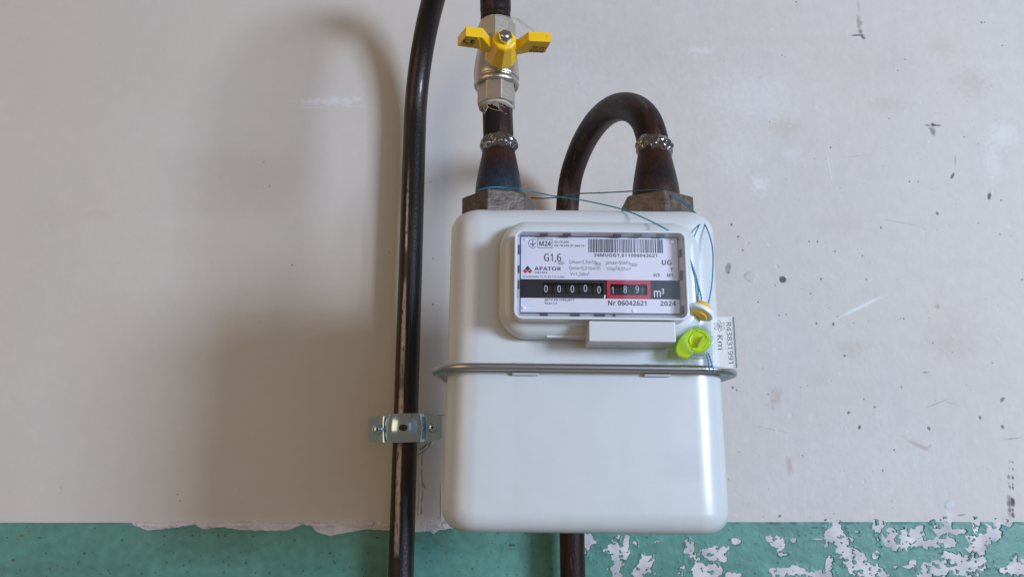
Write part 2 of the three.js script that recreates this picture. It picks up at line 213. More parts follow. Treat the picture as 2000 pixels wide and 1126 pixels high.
{
  const x0 = -0.76, x1 = 0.76, y0 = -0.165, y1 = -0.058, nx = 1520, ny = 108, P = [], U = [], I = [], F = new Float32Array((nx + 1) * (ny + 1)), cache = new Map();
  for (let j = 0; j <= ny; j++) for (let i = 0; i <= nx; i++) F[j * (nx + 1) + i] = paintField(lerp(x0, x1, i / nx), lerp(y0, y1, j / ny));
  const vert = (key, x, y, f) => { let v = cache.get(key); if (v === undefined) { const [px] = pxOf(x, y), q = px > 1000 ? 1 : 0.5, lift = 0.001 * q * clamp(1 - f / 0.35) * clamp(0.25 + 2.2 * fbm(x * 90, y * 90, 4, 2)); v = P.length / 3; P.push(x, y, 0.0007 + lift + 0.0003 * fbm(x * 45, y * 45, 9, 3)); U.push(x, y); cache.set(key, v); } return v; };
  for (let j = 0; j < ny; j++) for (let i = 0; i < nx; i++) {
    const c = [[i, j], [i + 1, j], [i + 1, j + 1], [i, j + 1]], poly = [], cut = [];
    for (let k = 0; k < 4; k++) {
      const [ai, aj] = c[k], [bi, bj] = c[(k + 1) % 4], a = aj * (nx + 1) + ai, b = bj * (nx + 1) + bi, fa = F[a], fb = F[b], ax = lerp(x0, x1, ai / nx), ay = lerp(y0, y1, aj / ny);
      if (fa > 0) poly.push(vert(a, ax, ay, fa));
      if ((fa > 0) !== (fb > 0)) { const t = fa / (fa - fb), v = vert('e' + Math.min(a, b) + '_' + Math.max(a, b), lerp(ax, lerp(x0, x1, bi / nx), t), lerp(ay, lerp(y0, y1, bj / ny), t), 0); poly.push(v); cut.push(v); }
    }
    for (let k = 1; k < poly.length - 1; k++) I.push(poly[0], poly[k], poly[k + 1]);
    if (cut.length === 2) {                                       // the skin's edge, down to the plaster
      const [a, b] = cut, q = P.length / 3; for (const v of [a, b]) { P.push(P[v * 3], P[v * 3 + 1], P[v * 3 + 2]); U.push(U[v * 2], U[v * 2 + 1]); } for (const v of [a, b]) { P.push(P[v * 3], P[v * 3 + 1], 0.0001); U.push(U[v * 2], U[v * 2 + 1]); }
      I.push(q, q + 2, q + 1, q + 1, q + 2, q + 3);
    }
  }
  const flat = (xa, xb, ya, yb) => { const q = P.length / 3; for (const [x, y] of [[xa, ya], [xb, ya], [xb, yb], [xa, yb]]) { P.push(x, y, 0.0007); U.push(x, y); } I.push(q, q + 1, q + 2, q, q + 2, q + 3); };
  flat(-2.19, 2.19, -1.09, y0); flat(-2.19, x0, y0, -0.066); flat(x1, 2.19, y0, -0.064);
  const g = new THREE.BufferGeometry(); g.setAttribute('position', new THREE.Float32BufferAttribute(P, 3)); g.setAttribute('uv', new THREE.Float32BufferAttribute(U, 2)); g.setIndex(I); g.computeVertexNormals();
  const spots = Array.from({ length: 520 }, () => [rnd(), rnd(), 0.0013 + 0.0045 * rnd() * rnd() * rnd(), rnd()]);
  const S = 512, ink = new Float32Array(S * S * 2);
  for (const [sx, sy, r, k] of spots) { const R = Math.ceil(r * S * 2.4) + 1, ci = sx * S, cj = sy * S; for (let b = -R; b <= R; b++) for (let a = -R; a <= R; a++) { const ii = ((Math.round(ci + a) % S) + S) % S, jj = ((Math.round(cj + b) % S) + S) % S, e = Math.hypot(a / (1 + 0.8 * k), b) / (r * S * 1.3); if (e < 1) { ink[(jj * S + ii) * 2] = Math.max(ink[(jj * S + ii) * 2], 1 - e * 0.5); ink[(jj * S + ii) * 2 + 1] = k; } } }
  const wrapN = (u, v, f, z) => fbm(u * f * 5, v * f * 5, z, 4);
  const paint = dataTex(S, S, (u, v) => { const o = (Math.floor(v * S) * S + Math.floor(u * S)) * 2, a = ink[o], m = 1 + 0.4 * wrapN(u, v, 1.2, 0) + 0.35 * wrapN(u, v, 6, 3), d = ink[o + 1] > 0.75 ? [0.13, 0.09, 0.03] : [0.025, 0.045, 0.035]; return [lerp(0.084 * m, d[0], a), lerp(0.25 * m, d[1], a), lerp(0.208 * m, d[2], a)]; }, true, THREE.MirroredRepeatWrapping);
  const pb = dataTex(S, S, (u, v) => 0.5 + 0.4 * wrapN(u, v, 3, 5) + 0.3 * wrapN(u, v, 12, 8), false, THREE.MirroredRepeatWrapping);
  paint.repeat.set(1 / 0.34, 1 / 0.34); pb.repeat.set(1 / 0.34, 1 / 0.34);
  part('painted_dado', g, phys({ map: paint, bumpMap: pb, bumpScale: 0.0008, roughness: 0.5 }), wall, 'green oil paint skin, peeled to the plaster in patches');
}

/* ---------- pipes ---------- */
const RW = 0.0134, CX1 = -0.0112, CX2 = 0.1205, CZ = 0.29, PZ = 0.038, U_X = 0.0645;
const around = (v) => [Math.cos(v * 6.2832), Math.sin(v * 6.2832)];
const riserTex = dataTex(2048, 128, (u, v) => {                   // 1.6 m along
  const y = u * 1.6 - 0.6, [c, s] = around(v), n = fbm(y * 30, c * 2, s * 2, 4), f = fbm(y * 160, c * 6, s * 6, 3);
  let col = [0.009 + 0.008 * n, 0.0075 + 0.006 * n, 0.009 + 0.006 * n];
  const rust = sstep(0.02, 0.3, fbm(y * 9, c * 1.2 + 3, s * 1.2, 4) + 0.25 * sstep(0.12, 0, Math.abs(v - 0.87)));
  col = [lerp(col[0], 0.04, rust * 0.6), lerp(col[1], 0.021, rust * 0.6), lerp(col[2], 0.014, rust * 0.6)];
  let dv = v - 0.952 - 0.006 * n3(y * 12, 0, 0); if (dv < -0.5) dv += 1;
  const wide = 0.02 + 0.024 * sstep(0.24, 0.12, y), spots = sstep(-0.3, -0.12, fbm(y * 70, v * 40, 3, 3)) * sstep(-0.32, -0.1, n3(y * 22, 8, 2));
  const k = sstep(wide, wide * 0.45, Math.abs(dv) + 0.012 * f) * sstep(0.36, 0.26, y) * sstep(-0.16, -0.02, y) * spots * (0.75 + 0.5 * f);  // pale worn seam, with its bright reflection painted into the colour
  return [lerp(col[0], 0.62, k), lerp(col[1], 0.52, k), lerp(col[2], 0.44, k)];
});
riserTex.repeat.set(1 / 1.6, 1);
const gritB = dataTex(256, 256, (u, v) => 0.5 + 0.6 * fbm(u * 24, v * 24, 3, 4), false, THREE.MirroredRepeatWrapping); gritB.repeat.set(12, 2);
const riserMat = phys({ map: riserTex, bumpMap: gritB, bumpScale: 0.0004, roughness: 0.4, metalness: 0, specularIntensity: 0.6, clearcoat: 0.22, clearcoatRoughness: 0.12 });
const brownTex = dataTex(1024, 128, (u, v) => {
  const [c, s] = around(v), x = u * 0.8, n = fbm(x * 28, c * 1.6, s * 1.6, 4), f = fbm(x * 150, c * 7, s * 7, 3), w = sstep(0.12, 0.38, n + 0.4 * f), r = sstep(0.0, 0.3, fbm(x * 12 + 7, c, s, 3));
  let q = [0.02 + 0.012 * n, 0.0125 + 0.008 * n, 0.0115 + 0.007 * n];
  q = [lerp(q[0], 0.06, r * 0.7), lerp(q[1], 0.024, r * 0.7), lerp(q[2], 0.017, r * 0.7)];
  return [lerp(q[0], 0.13, w * 0.4), lerp(q[1], 0.095, w * 0.4), lerp(q[2], 0.08, w * 0.4)];
});
brownTex.repeat.set(1 / 0.8, 1);
const brownMat = phys({ map: brownTex, roughness: 0.46, metalness: 0.05, specularIntensity: 0.3, bumpMap: gritB, bumpScale: 0.0003 });

// riser: up the wall, over in a tall bend towards the room, down into the valve
{
  const pts = []; for (let y = -1.05; y < 0.395; y += 0.012) pts.push(V(-0.118, y, PZ));
  for (let k = 0; k <= 56; k++) { const a = k / 56 * Math.PI, s = 0.5 * (1 - Math.cos(a)); pts.push(V(lerp(-0.118, -0.0148, s), 0.403 + 0.146 * Math.sin(a), lerp(PZ, CZ, s))); }
  const t = thing('gas_riser_pipe', 'black steel gas pipe climbing the wall and bending over at the top', 'pipe', V(-0.118, -1.05, PZ));
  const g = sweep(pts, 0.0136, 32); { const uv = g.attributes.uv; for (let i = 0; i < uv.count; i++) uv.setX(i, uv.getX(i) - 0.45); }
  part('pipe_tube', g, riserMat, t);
  const e = []; for (let k = 0; k <= 30; k++) e.push(V(-0.0148 + 0.0006 * k / 30, 0.4035 - 0.04 * k / 30, CZ));
  const th = (l, a) => 0.0131 + (l > 0.013 ? 0.0004 * Math.sin(l / 0.0018 * 6.28 + a) : 0.0006) + 0.0003 * fbm(l * 300, Math.cos(a) * 2, Math.sin(a) * 2, 2);
  part('threaded_end', sweep(e, th, 28), brownMat, t, 'rusty brown threaded pipe end above the valve');
}

const steelTex = dataTex(512, 256, (u, v) => { const n = fbm(u * 18, v * 9, 2, 4), f = fbm(u * 70, v * 36, 4, 3), k = 1 + 0.7 * n + 0.6 * f; return [0.11 * k, 0.086 * k, 0.073 * k]; }, true, THREE.MirroredRepeatWrapping); steelTex.repeat.set(6, 12);
const steelB = dataTex(256, 256, (u, v) => 0.5 + 0.5 * fbm(u * 14, v * 14, 7, 4), false, THREE.MirroredRepeatWrapping); steelB.repeat.set(14, 20);
const nutMat = phys({ map: steelTex, roughness: 0.44, metalness: 0.45, bumpMap: steelB, bumpScale: 0.0006 });
const weldMat = phys({ color: lin(0.27, 0.27, 0.285), roughness: 0.17, metalness: 0.95 });
function heatTex(stops, sd) {
  return dataTex(256, 128, (u, v) => {                             // v runs from the nut up to the weld
    const [c, s] = around(u), w = clamp(v + 0.16 * fbm(c * 1.3, s * 1.3, v * 3 + sd, 3)); let k = 0; while (k < stops.length - 2 && stops[k + 1][0] < w) k++;
    const t = clamp((w - stops[k][0]) / (stops[k + 1][0] - stops[k][0])), f = 1 + 0.9 * fbm(c * 8, s * 8, v * 14 + sd, 3);
    return [1, 2, 3].map((q) => lerp(stops[k][q], stops[k + 1][q], t) * f);
  }, true, THREE.ClampToEdgeWrapping);
}
function weld(cx, y, tilt, sd) {
  const m = 96, n = 20;
  return gridGeometry(n, m, (i, j) => {
    const a = (j % m) / m * 2 * Math.PI, b = i / n, c = Math.cos(a), s = Math.sin(a), lump = 0.7 * n3(c * 2.6 + sd, s * 2.6, b * 2.0) + 0.55 * n3(c * 5 + sd, s * 5, b * 3.4) + 0.12 * n3(c * 11, s * 11, b * 6 + sd);
    const r = 0.0124 + Math.sin(b * Math.PI) * (0.0031 + 0.0042 * lump), h = (b - 0.5) * (0.0155 + 0.004 * n3(c * 2 + sd, s * 2, 3)) + 0.0022 * n3(c * 2.2, s * 2.2 + sd, 1) + tilt * s;
    return V(cx + s * r, y + h, CZ + c * r);
  }, (i, j) => [j / m, i / n], true);
}
function reducer(cx, yb, yt, tex) {
  const h = yt - yb, pr = smoothProfile([[0.0196, 0], [0.0198, h * 0.1], [0.0192, h * 0.28], [0.0176, h * 0.5], [0.0154, h * 0.75], [0.0138, h * 0.93], [0.0133, h]], 24);
  const g = lathe(pr, 40, V(cx, yb, CZ)), uv = g.attributes.uv; for (let i = 0; i < uv.count; i++) uv.setY(i, uv.getY(i) / h);
  return [g, phys({ map: tex, roughness: 0.33, metalness: 0.2, specularIntensity: 0.7, bumpMap: gritB, bumpScale: 0.0003 })];
}
// inlet: stub under the valve, weld, reducer, nut
{
  const t = thing('inlet_connector', 'rusty brown inlet stub with weld bead, blued reducer and left hex nut', 'pipe fitting', V(CX1, 0.184, CZ));
  const st = []; for (let k = 0; k <= 16; k++) st.push(V(lerp(CX1, -0.0128, k / 16), lerp(0.258, 0.306, k / 16), CZ));
  part('pipe_stub', sweep(st, 0.0129, 28), brownMat, t);
  part('weld_bead', weld(CX1, 0.2625, 0.0002, 1), weldMat, t, 'lumpy shiny weld bead');
  part('reducer', ...reducer(CX1, 0.2135, 0.2605, heatTex([[0, 0.018, 0.024, 0.033], [0.3, 0.017, 0.026, 0.044], [0.55, 0.02, 0.017, 0.022], [0.78, 0.05, 0.018, 0.013], [1, 0.022, 0.013, 0.012]], 2)), t, 'heat blued bell reducer');
  part('union_nut', prism(6, 0.0308, 0.0285, 0.0012, -0.27, V(CX1, 0.1855, CZ)), nutMat, t);
}
// outlet: nut, reducer, weld, then the bend back to the wall and down behind the meter
{
  const t = thing('outlet_pipe', 'rusty brown pipe arching from the right hex nut back to the wall', 'pipe', V(CX2, 0.184, CZ));
  const sp = [[0, -1.05], [0, -0.4], [0, 0], [0, 0.18], [0, 0.25], [0.008, 0.288], [0.07, 0.323], [0.22, 0.344], [0.43, 0.351], [0.65, 0.341], [0.84, 0.317], [0.95, 0.291], [0.995, 0.266], [1, 0.257]];
  const c = new THREE.CatmullRomCurve3(sp.map(([s, y]) => V(lerp(U_X, CX2, s), y, lerp(PZ, CZ, s))), false, 'centripetal');
  part('pipe_tube', sweep(c.getSpacedPoints(240), 0.0134, 32), brownMat, t);
  part('weld_bead', weld(CX2, 0.2605, -0.0012, 7), weldMat, t, 'lumpy shiny weld bead');
  part('reducer', ...reducer(CX2, 0.2115, 0.2585, heatTex([[0, 0.02, 0.014, 0.013], [0.2, 0.034, 0.018, 0.014], [0.45, 0.012, 0.012, 0.015], [0.7, 0.034, 0.015, 0.012], [1, 0.044, 0.019, 0.014]], 9)), t, 'rust brown bell reducer');
  const nut = part('union_nut', prism(6, 0.0308, 0.0285, 0.0012, 0.03, V(CX2, 0.184, CZ)), nutMat, t);
  const h = at(1312, 381, 0.3175); const hole = new THREE.CylinderGeometry(0.0011, 0.0011, 0.001, 14); hole.rotateX(Math.PI / 2); hole.rotateY(0.55); hole.translate(h.x, h.y, 0.3068);
  part('seal_hole', hole, std({ color: lin(0.004, 0.004, 0.004), roughness: 0.9 }), nut);
}

/* ---------- ball valve ---------- */
{
  const vx = -0.0135, t = thing('gas_valve', 'nickel plated ball valve with yellow butterfly handle above the inlet pipe', 'valve', V(vx, 0.298, CZ));
  const nick = phys({ color: lin(0.58, 0.54, 0.49), roughness: 0.3, metalness: 0.95, bumpMap: steelB, bumpScale: 0.0002 });
  const C = V(vx, 0, CZ);
  part('valve_body', lathe(smoothProfile([[0.0162, 0.3165], [0.0186, 0.3168], [0.0194, 0.318], [0.0194, 0.3205], [0.0187, 0.3215], [0.0186, 0.3225], [0.0194, 0.324], [0.0196, 0.329], [0.0192, 0.336], [0.0182, 0.344], [0.0168, 0.352], [0.0163, 0.36]], 60), 56, C), nick, t);
  const nickFlat = phys({ color: lin(0.6, 0.55, 0.49), roughness: 0.4, metalness: 0.95, bumpMap: steelB, bumpScale: 0.0002 });
  part('end_socket', prism(8, 0.0167, 0.0205, 0.0009, Math.PI / 8 - 0.1, V(vx, 0.2985, CZ)), nickFlat, t);
  part('end_socket', prism(8, 0.0167, 0.021, 0.0009, Math.PI / 8 + 0.3, V(vx, 0.3565, CZ)), nickFlat, t);
  const stem = new THREE.CylinderGeometry(0.0095, 0.0115, 0.014, 28); stem.rotateX(Math.PI / 2); stem.translate(vx + 0.001, 0.334, CZ + 0.021); part('stem_boss', stem, nick, t);
  // handle in its own axes: z out of the valve, x along the wings
  const wear = dataTex(256, 256, (u, v) => { const n = fbm(u * 12, v * 12, 2, 4), k = 1 - 0.5 * sstep(0.22, 0.5, n) + 0.1 * fbm(u * 50, v * 50, 3, 3); return [0.86 * k, 0.53 * k, 0.004 + 0.03 * sstep(0.2, 0.5, n)]; }, true, THREE.MirroredRepeatWrapping); wear.repeat.set(12, 12);
  const yel = phys({ map: wear, roughness: 0.36, clearcoat: 0.25, clearcoatRoughness: 0.3 });
  const M = new THREE.Matrix4().makeRotationY(0.13).setPosition(vx + 0.0045, 0.3325, CZ + 0.0265);
  const hubP = smoothProfile([[0.0005, 0], [0.0128, 0.0003], [0.0138, 0.0015], [0.0136, 0.004], [0.0122, 0.011], [0.0104, 0.0195], [0.0098, 0.0228], [0.0085, 0.0245], [0.0055, 0.025], [0.0005, 0.025]], 40);
  const hub = lathe(hubP, 10, V(0, 0, 0)).toNonIndexed(); hub.computeVertexNormals(); hub.rotateX(Math.PI / 2);
  const wing = (pts) => { const s = new THREE.Shape(pts.map(([x, z]) => new THREE.Vector2(x, -z))); const g = new THREE.ExtrudeGeometry(s, { depth: 0.0086 - 0.0012, bevelEnabled: true, bevelSize: 0.0006, bevelThickness: 0.0006, bevelOffset: -0.0006, bevelSegments: 2 }); g.translate(0, 0, -0.0037); g.rotateX(-Math.PI / 2); return g; };
  const left = [[-0.004, 0.005], [-0.004, 0.017], [-0.0115, 0.0195], [-0.0185, 0.0318], [-0.0318, 0.0326], [-0.0375, 0.0165], [-0.021, 0.0142]];
  const right = left.map(([x, z]) => [-x, z]).reverse(); right[1] = [0.0345, 0.0155];  right[2] = [0.0365, 0.0326];
  const handle = part('handle', hub.applyMatrix4(M), yel, t, 'yellow butterfly handle');
  for (const w of [left, right]) part('wing', wing(w).applyMatrix4(M), yel, handle);
  const rib = new RoundedBoxGeometry(0.0014, 0.0008, 0.016, 2, 0.0003); rib.rotateY(-0.18); rib.translate(-0.0205, -0.0045, 0.0228); part('rib', rib.applyMatrix4(M), yel, handle);
  const ink = std({ color: lin(0.02, 0.012, 0.004), roughness: 0.6 });
  const under = (g, x, z, turn) => { g.rotateX(Math.PI / 2); g.rotateY(turn); g.translate(x, -0.00465, z); return g.applyMatrix4(M); };
  part('print', mergeGeometries([under(letters('CE', 0.0052, 0.0098, true), -0.0338, 0.0224, 0), under(letters('1450', 0.003, 0.0088, false), -0.0342, 0.0186, 0), under(letters('MOP 5-20', 0.0016, 0.008, false), -0.0316, 0.0296, 0)]), ink, handle);
  part('print', mergeGeometries([under(letters('EN 331', 0.0026, 0.0105, true), 0.0232, 0.0222, 0.05), under(letters('MOP 5', 0.0022, 0.011, false), 0.022, 0.0192, 0.05), under(letters('DVGW', 0.0028, 0.0118, true), 0.021, 0.0162, 0.05)]), ink, handle);
  // zinc screw that holds the handle
  const zinc = phys({ color: lin(0.55, 0.57, 0.58), roughness: 0.2, metalness: 1 });
  const nut = prism(6, 0.0056, 0.005, 0.0005, 0.2, V(0, 0, 0)); nut.rotateX(Math.PI / 2); nut.translate(0, 0.0005, 0.0247);
  const sc = part('handle_nut', nut.applyMatrix4(M), zinc, handle);
  const bolt = new THREE.SphereGeometry(0.0034, 20, 10, 0, 6.2832, 0, 1.3); bolt.scale(1, 0.5, 1); bolt.rotateX(Math.PI / 2); bolt.translate(0, 0.0005, 0.0296);
  part('bolt_end', bolt.applyMatrix4(M), zinc, handle);
  // flax fibres left on the threads
  const flax = std({ color: lin(0.42, 0.36, 0.28), roughness: 0.9 }), fib = [];
  const strand = (pts, r) => fib.push(new THREE.TubeGeometry(new THREE.CatmullRomCurve3(pts), 14, r, 4));
  for (let k = 0; k < 74; k++) {
    const a0 = -1.5 + rnd() * 3.2, n = 5, y0 = 0.2985 - rnd() * 0.001, pts = [], drop = rnd() < 0.6 && a0 < 0 ? 0.003 + 0.0075 * rnd() : 0.001 + 0.002 * rnd();
    for (let q = 0; q < n; q++) { const a = a0 + q * (0.05 + 0.2 * rnd()), r = 0.0133 + 0.0009 * rnd(); pts.push(V(vx + Math.sin(a) * r, y0 - drop * Math.pow(q / (n - 1), 1.4) - 0.0012 * rnd(), CZ + Math.cos(a) * r)); }
    strand(pts, 0.00015 + 0.0002 * rnd());
  }
  for (let k = 0; k < 6; k++) { const a = 0.3 + rnd() * 0.9; strand([V(vx + Math.sin(a) * 0.0145, 0.3778, CZ + Math.cos(a) * 0.0145), V(vx + 0.016, 0.3765, CZ + 0.012), V(vx + 0.02 + 0.006 * rnd(), 0.3725 - 0.004 * rnd(), CZ + 0.012), V(vx + 0.024 + 0.01 * rnd(), 0.37 - 0.006 * rnd(), CZ + 0.01)], 0.00013); }
  for (let k = 0; k < 20; k++) { const a0 = rnd() * 3 - 1.5, pts = []; for (let q = 0; q < 5; q++) { const a = a0 + q * 0.2; pts.push(V(vx + Math.sin(a) * (0.0142 + 0.0006 * rnd()), 0.3778 + 0.001 * rnd(), CZ + Math.cos(a) * 0.0142)); } strand(pts, 0.0002); }
  const lip = []; for (let k = 0; k <= 60; k++) { const a = k / 60 * 6.2832; lip.push(V(vx + Math.sin(a) * 0.0139, 0.298 - 0.0006 * n3(Math.cos(a) * 2, Math.sin(a) * 2, 1) - 0.001 * sstep(0.2, 1, Math.sin(a)), CZ + Math.cos(a) * 0.0139)); }
  part('sealant_lip', sweep(lip, (l, a, i) => 0.0011 + 0.0009 * n3(i * 0.35, Math.cos(a) * 1.5, Math.sin(a) * 1.5), 10, V(0, 1, 0), false), std({ color: lin(0.46, 0.44, 0.4), roughness: 0.7 }), t);
  part('flax_fibre', mergeGeometries(fib), flax, t, 'pale flax strands hanging from the thread').userData.kind = 'stuff';
}

/* ---------- pipe clamp ---------- */
{
  const c = at(790, 836, 0.043), cx = -0.118, cy = c.y, TILT = 0.035;
  const t = thing('pipe_clamp', 'zinc plated two screw pipe clamp holding the black riser to the wall', 'pipe clamp', V(cx, cy, 0));
  const zinc = phys({ color: lin(0.5, 0.68, 0.82), roughness: 0.17, metalness: 0.95 });
  const path = new THREE.CatmullRomCurve3([[-0.0405, 0.0395], [-0.034, 0.0395], [-0.0275, 0.0395], [-0.0225, 0.0402], [-0.0196, 0.0435], [-0.0172, 0.0485], [-0.012, 0.0526], [-0.006, 0.0542], [0, 0.0545], [0.006, 0.0542], [0.012, 0.0526], [0.0172, 0.0485], [0.0196, 0.0435], [0.0225, 0.0402], [0.0275, 0.0395], [0.034, 0.0395], [0.0405, 0.0395]].map(([x, z]) => V(x, 0, z)), false, 'centripetal');
  const N = 120, M = 24, S = path.getSpacedPoints(N), hh = 0.0142;
  const strip = (off) => (i, j) => {
    const p = S[i], q0 = S[Math.max(0, i - 1)], q1 = S[Math.min(N, i + 1)], tx = q1.x - q0.x, tz = q1.z - q0.z, L = Math.hypot(tx, tz), nx = -tz / L, nz = tx / L, v = j / M * 2 - 1;
    const saddle = sstep(0.024, 0.017, Math.abs(p.x)), end = clamp((0.0405 - Math.abs(p.x)) / 0.007), w = hh * (0.78 + 0.22 * Math.sqrt(1 - (1 - end) ** 2)) * (1 + 0.09 * saddle);
    const bead = saddle * (0.003 * Math.cos(v * Math.PI / 2) - 0.0008) + off;
    const x = p.x + nx * bead, y = v * w, z = p.z + nz * bead;
    return V(cx + x * Math.cos(TILT) - y * Math.sin(TILT), cy + x * Math.sin(TILT) + y * Math.cos(TILT), z);
  };
  const top = strip(0.0008), bot = strip(-0.0008), uv = (i, j) => [i / N, j / M];
  const edge = (fa, fb, n) => gridGeometry(n, 1, (i, j) => (j ? fb(i) : fa(i)), (i, j) => [i / n, j]);
  const g = mergeGeometries([gridGeometry(N, M, top, uv), gridGeometry(N, M, bot, uv), edge((i) => top(i, 0), (i) => bot(i, 0), N), edge((i) => top(i, M), (i) => bot(i, M), N), edge((j) => top(0, j), (j) => bot(0, j), M), edge((j) => top(N, j), (j) => bot(N, j), M)]);
  const saddle = part('saddle', g, zinc, t);
  const slot = new THREE.CylinderGeometry(0.0047, 0.0047, 0.002, 28); slot.rotateX(Math.PI / 2); slot.scale(1, 0.74, 1); slot.translate(cx + 0.0002, cy, 0.0569); part('slot', slot, std({ color: lin(0.03, 0.035, 0.032), roughness: 0.7 }), saddle);
  const back = new THREE.ExtrudeGeometry(roundRect(0.068, 0.027, 0.004), { depth: 0.0022, bevelEnabled: false }); back.rotateZ(TILT); back.translate(cx + 0.0005, cy + 0.0012, 0.0345); part('back_strap', back, std({ color: lin(0.02, 0.02, 0.02), roughness: 0.6 }), t, 'dark rear half of the clamp');
  for (const s of [-1, 1]) {
    const x = cx + s * 0.0303, y = cy + s * 0.0303 * TILT;
    const head = lathe([[0.0002, 0.0038], [0.002, 0.0037], [0.0038, 0.0031], [0.0052, 0.002], [0.0058, 0.0009], [0.0058, 0]], 32, V(0, 0, 0)); head.rotateX(Math.PI / 2); head.translate(x, y, 0.0403);
    const h = part('screw', head, zinc, t);
    const bars = [0.6, 0.6 + Math.PI / 2].map((a) => { const b = new THREE.BoxGeometry(0.0042, 0.0011, 0.0006); b.rotateZ(a + s); b.translate(x, y, 0.0439); return b; });
    part('cross_recess', mergeGeometries(bars), std({ color: lin(0.015, 0.02, 0.02), roughness: 0.5 }), h);
    const stud = new THREE.CylinderGeometry(0.003, 0.003, 0.045, 16); stud.rotateX(Math.PI / 2); stud.translate(x, y, 0.017); part('stud', stud, zinc, t);
  }
}

/* ---------- gas meter ---------- */
const MX = 0.0505, MB = -0.0462, MF = 0.366, ROLL = -0.0105;
const base = V(MX, MB, CZ);
function atM(px, py, z) { const p = at(px, py, z), dx = p.x - base.x, dy = p.y - base.y, c = Math.cos(-ROLL), s = Math.sin(-ROLL); return V(base.x + dx * c - dy * s, base.y + dx * s + dy * c, z); }
const meter = thing('gas_meter', 'white domestic gas meter with seam band and clear counter window', 'gas meter', base);
meter.rotation.z = ROLL;
const dirt = dataTex(512, 512, (u, v) => { const n = fbm(u * 5, v * 5, 3, 5), sm = sstep(0.2, 0.5, fbm(u * 3 + 4, v * 6, 9, 4) + 0.25 * sstep(0.1, 0, Math.hypot((u - 0.475) * 1.3, v - 0.07) - 0.06)), k = 1 + 0.035 * n + 0.015 * fbm(u * 60, v * 60, 6, 2) - 0.07 * sm; return [0.57 * k, 0.605 * k, 0.62 * k]; }, true, THREE.MirroredRepeatWrapping);
dirt.repeat.set(1 / 0.24, 1 / 0.24);
const wavy = dataTex(256, 256, (u, v) => 0.5 + 0.9 * fbm(u * 6, v * 6, 21, 3) , false, THREE.MirroredRepeatWrapping); wavy.repeat.set(1 / 0.24, 1 / 0.24);
const enamel = phys({ map: dirt, bumpMap: wavy, bumpScale: 0.0006, roughness: 0.36, clearcoat: 0.6, clearcoatRoughness: 0.22 });
const HX = 0.0985, HZ = MF - CZ, RC = 0.0245, EDGE = 0.0145;
function outline(hx, hz, r, n = 14) {
  const o = []; for (const [sx, sz, a0] of [[1, 1, 0], [-1, 1, 90], [-1, -1, 180], [1, -1, 270]]) for (let k = 0; k <= n; k++) { const a = (a0 + 90 * k / n) * Math.PI / 180; o.push([sx * (hx - r) + Math.cos(a) * r, sz * (hz - r) + Math.sin(a) * r, Math.cos(a), Math.sin(a)]); }
  return o;
}
function cup(ySeam, yEnd, grow) {
  const sgn = Math.sign(yEnd - ySeam), H = Math.abs(yEnd - ySeam), rows = [];
  for (let k = 0; k <= 10; k++) rows.push([lerp(0, H - EDGE, k / 10), 0]);
  for (let k = 1; k <= 12; k++) { const a = k / 12 * Math.PI / 2; rows.push([H - EDGE + EDGE * Math.sin(a), EDGE * (1 - Math.cos(a))]); }
  for (let k = 1; k <= 6; k++) rows.push([H, EDGE + (RC - EDGE - 0.001) * k / 6]);
  const mk = (inset, s) => { const hx = HX + grow * s - inset, hz = HZ - inset, o = outline(hx, hz, RC - inset); const seg = []; for (let k = 0; k < o.length; k++) { const a = o[k], b = o[(k + 1) % o.length], L = Math.hypot(b[0] - a[0], b[1] - a[1]); const n = L > 0.03 ? 10 : 1; for (let q = 0; q < n; q++) seg.push([lerp(a[0], b[0], q / n), lerp(a[1], b[1], q / n)]); } seg.push(seg[0]); return seg; };
  const R = rows.map(([s, inset]) => [mk(inset, s), ySeam + sgn * s]), m = R[0][0].length - 1;
  const g = gridGeometry(R.length - 1, m, (i, j) => { const [x, z] = R[i][0][j]; return V(MX + x, R[i][1], CZ + z); }, (i, j) => { const [x, z] = R[i][0][j]; return [MX + x + Math.max(0, 0.02 - z), R[i][1]]; }, true);
  const o = mk(RC - 0.001, H), last = R.length - 1, sh = new THREE.Shape(o.map(([x, z]) => new THREE.Vector2(x, -z))), cap = new THREE.ShapeGeometry(sh); cap.rotateX(-Math.PI / 2); cap.translate(MX, R[last][1], CZ);
  if (sgn < 0) { const x = cap.index.array; for (let k = 0; k < x.length; k += 3) { const t = x[k + 1]; x[k + 1] = x[k + 2]; x[k + 2] = t; } const n = cap.attributes.normal; for (let i = 0; i < n.count; i++) n.setXYZ(i, 0, -1, 0); }
  return mergeGeometries([fixNormals(g, V(MX, 0, CZ)), cap]);
}
const YS = 0.0632;
const upper = part('upper_casing', cup(YS, 0.1832, 0), enamel, meter);
part('lower_casing', cup(YS, MB, 0.006), enamel, meter);
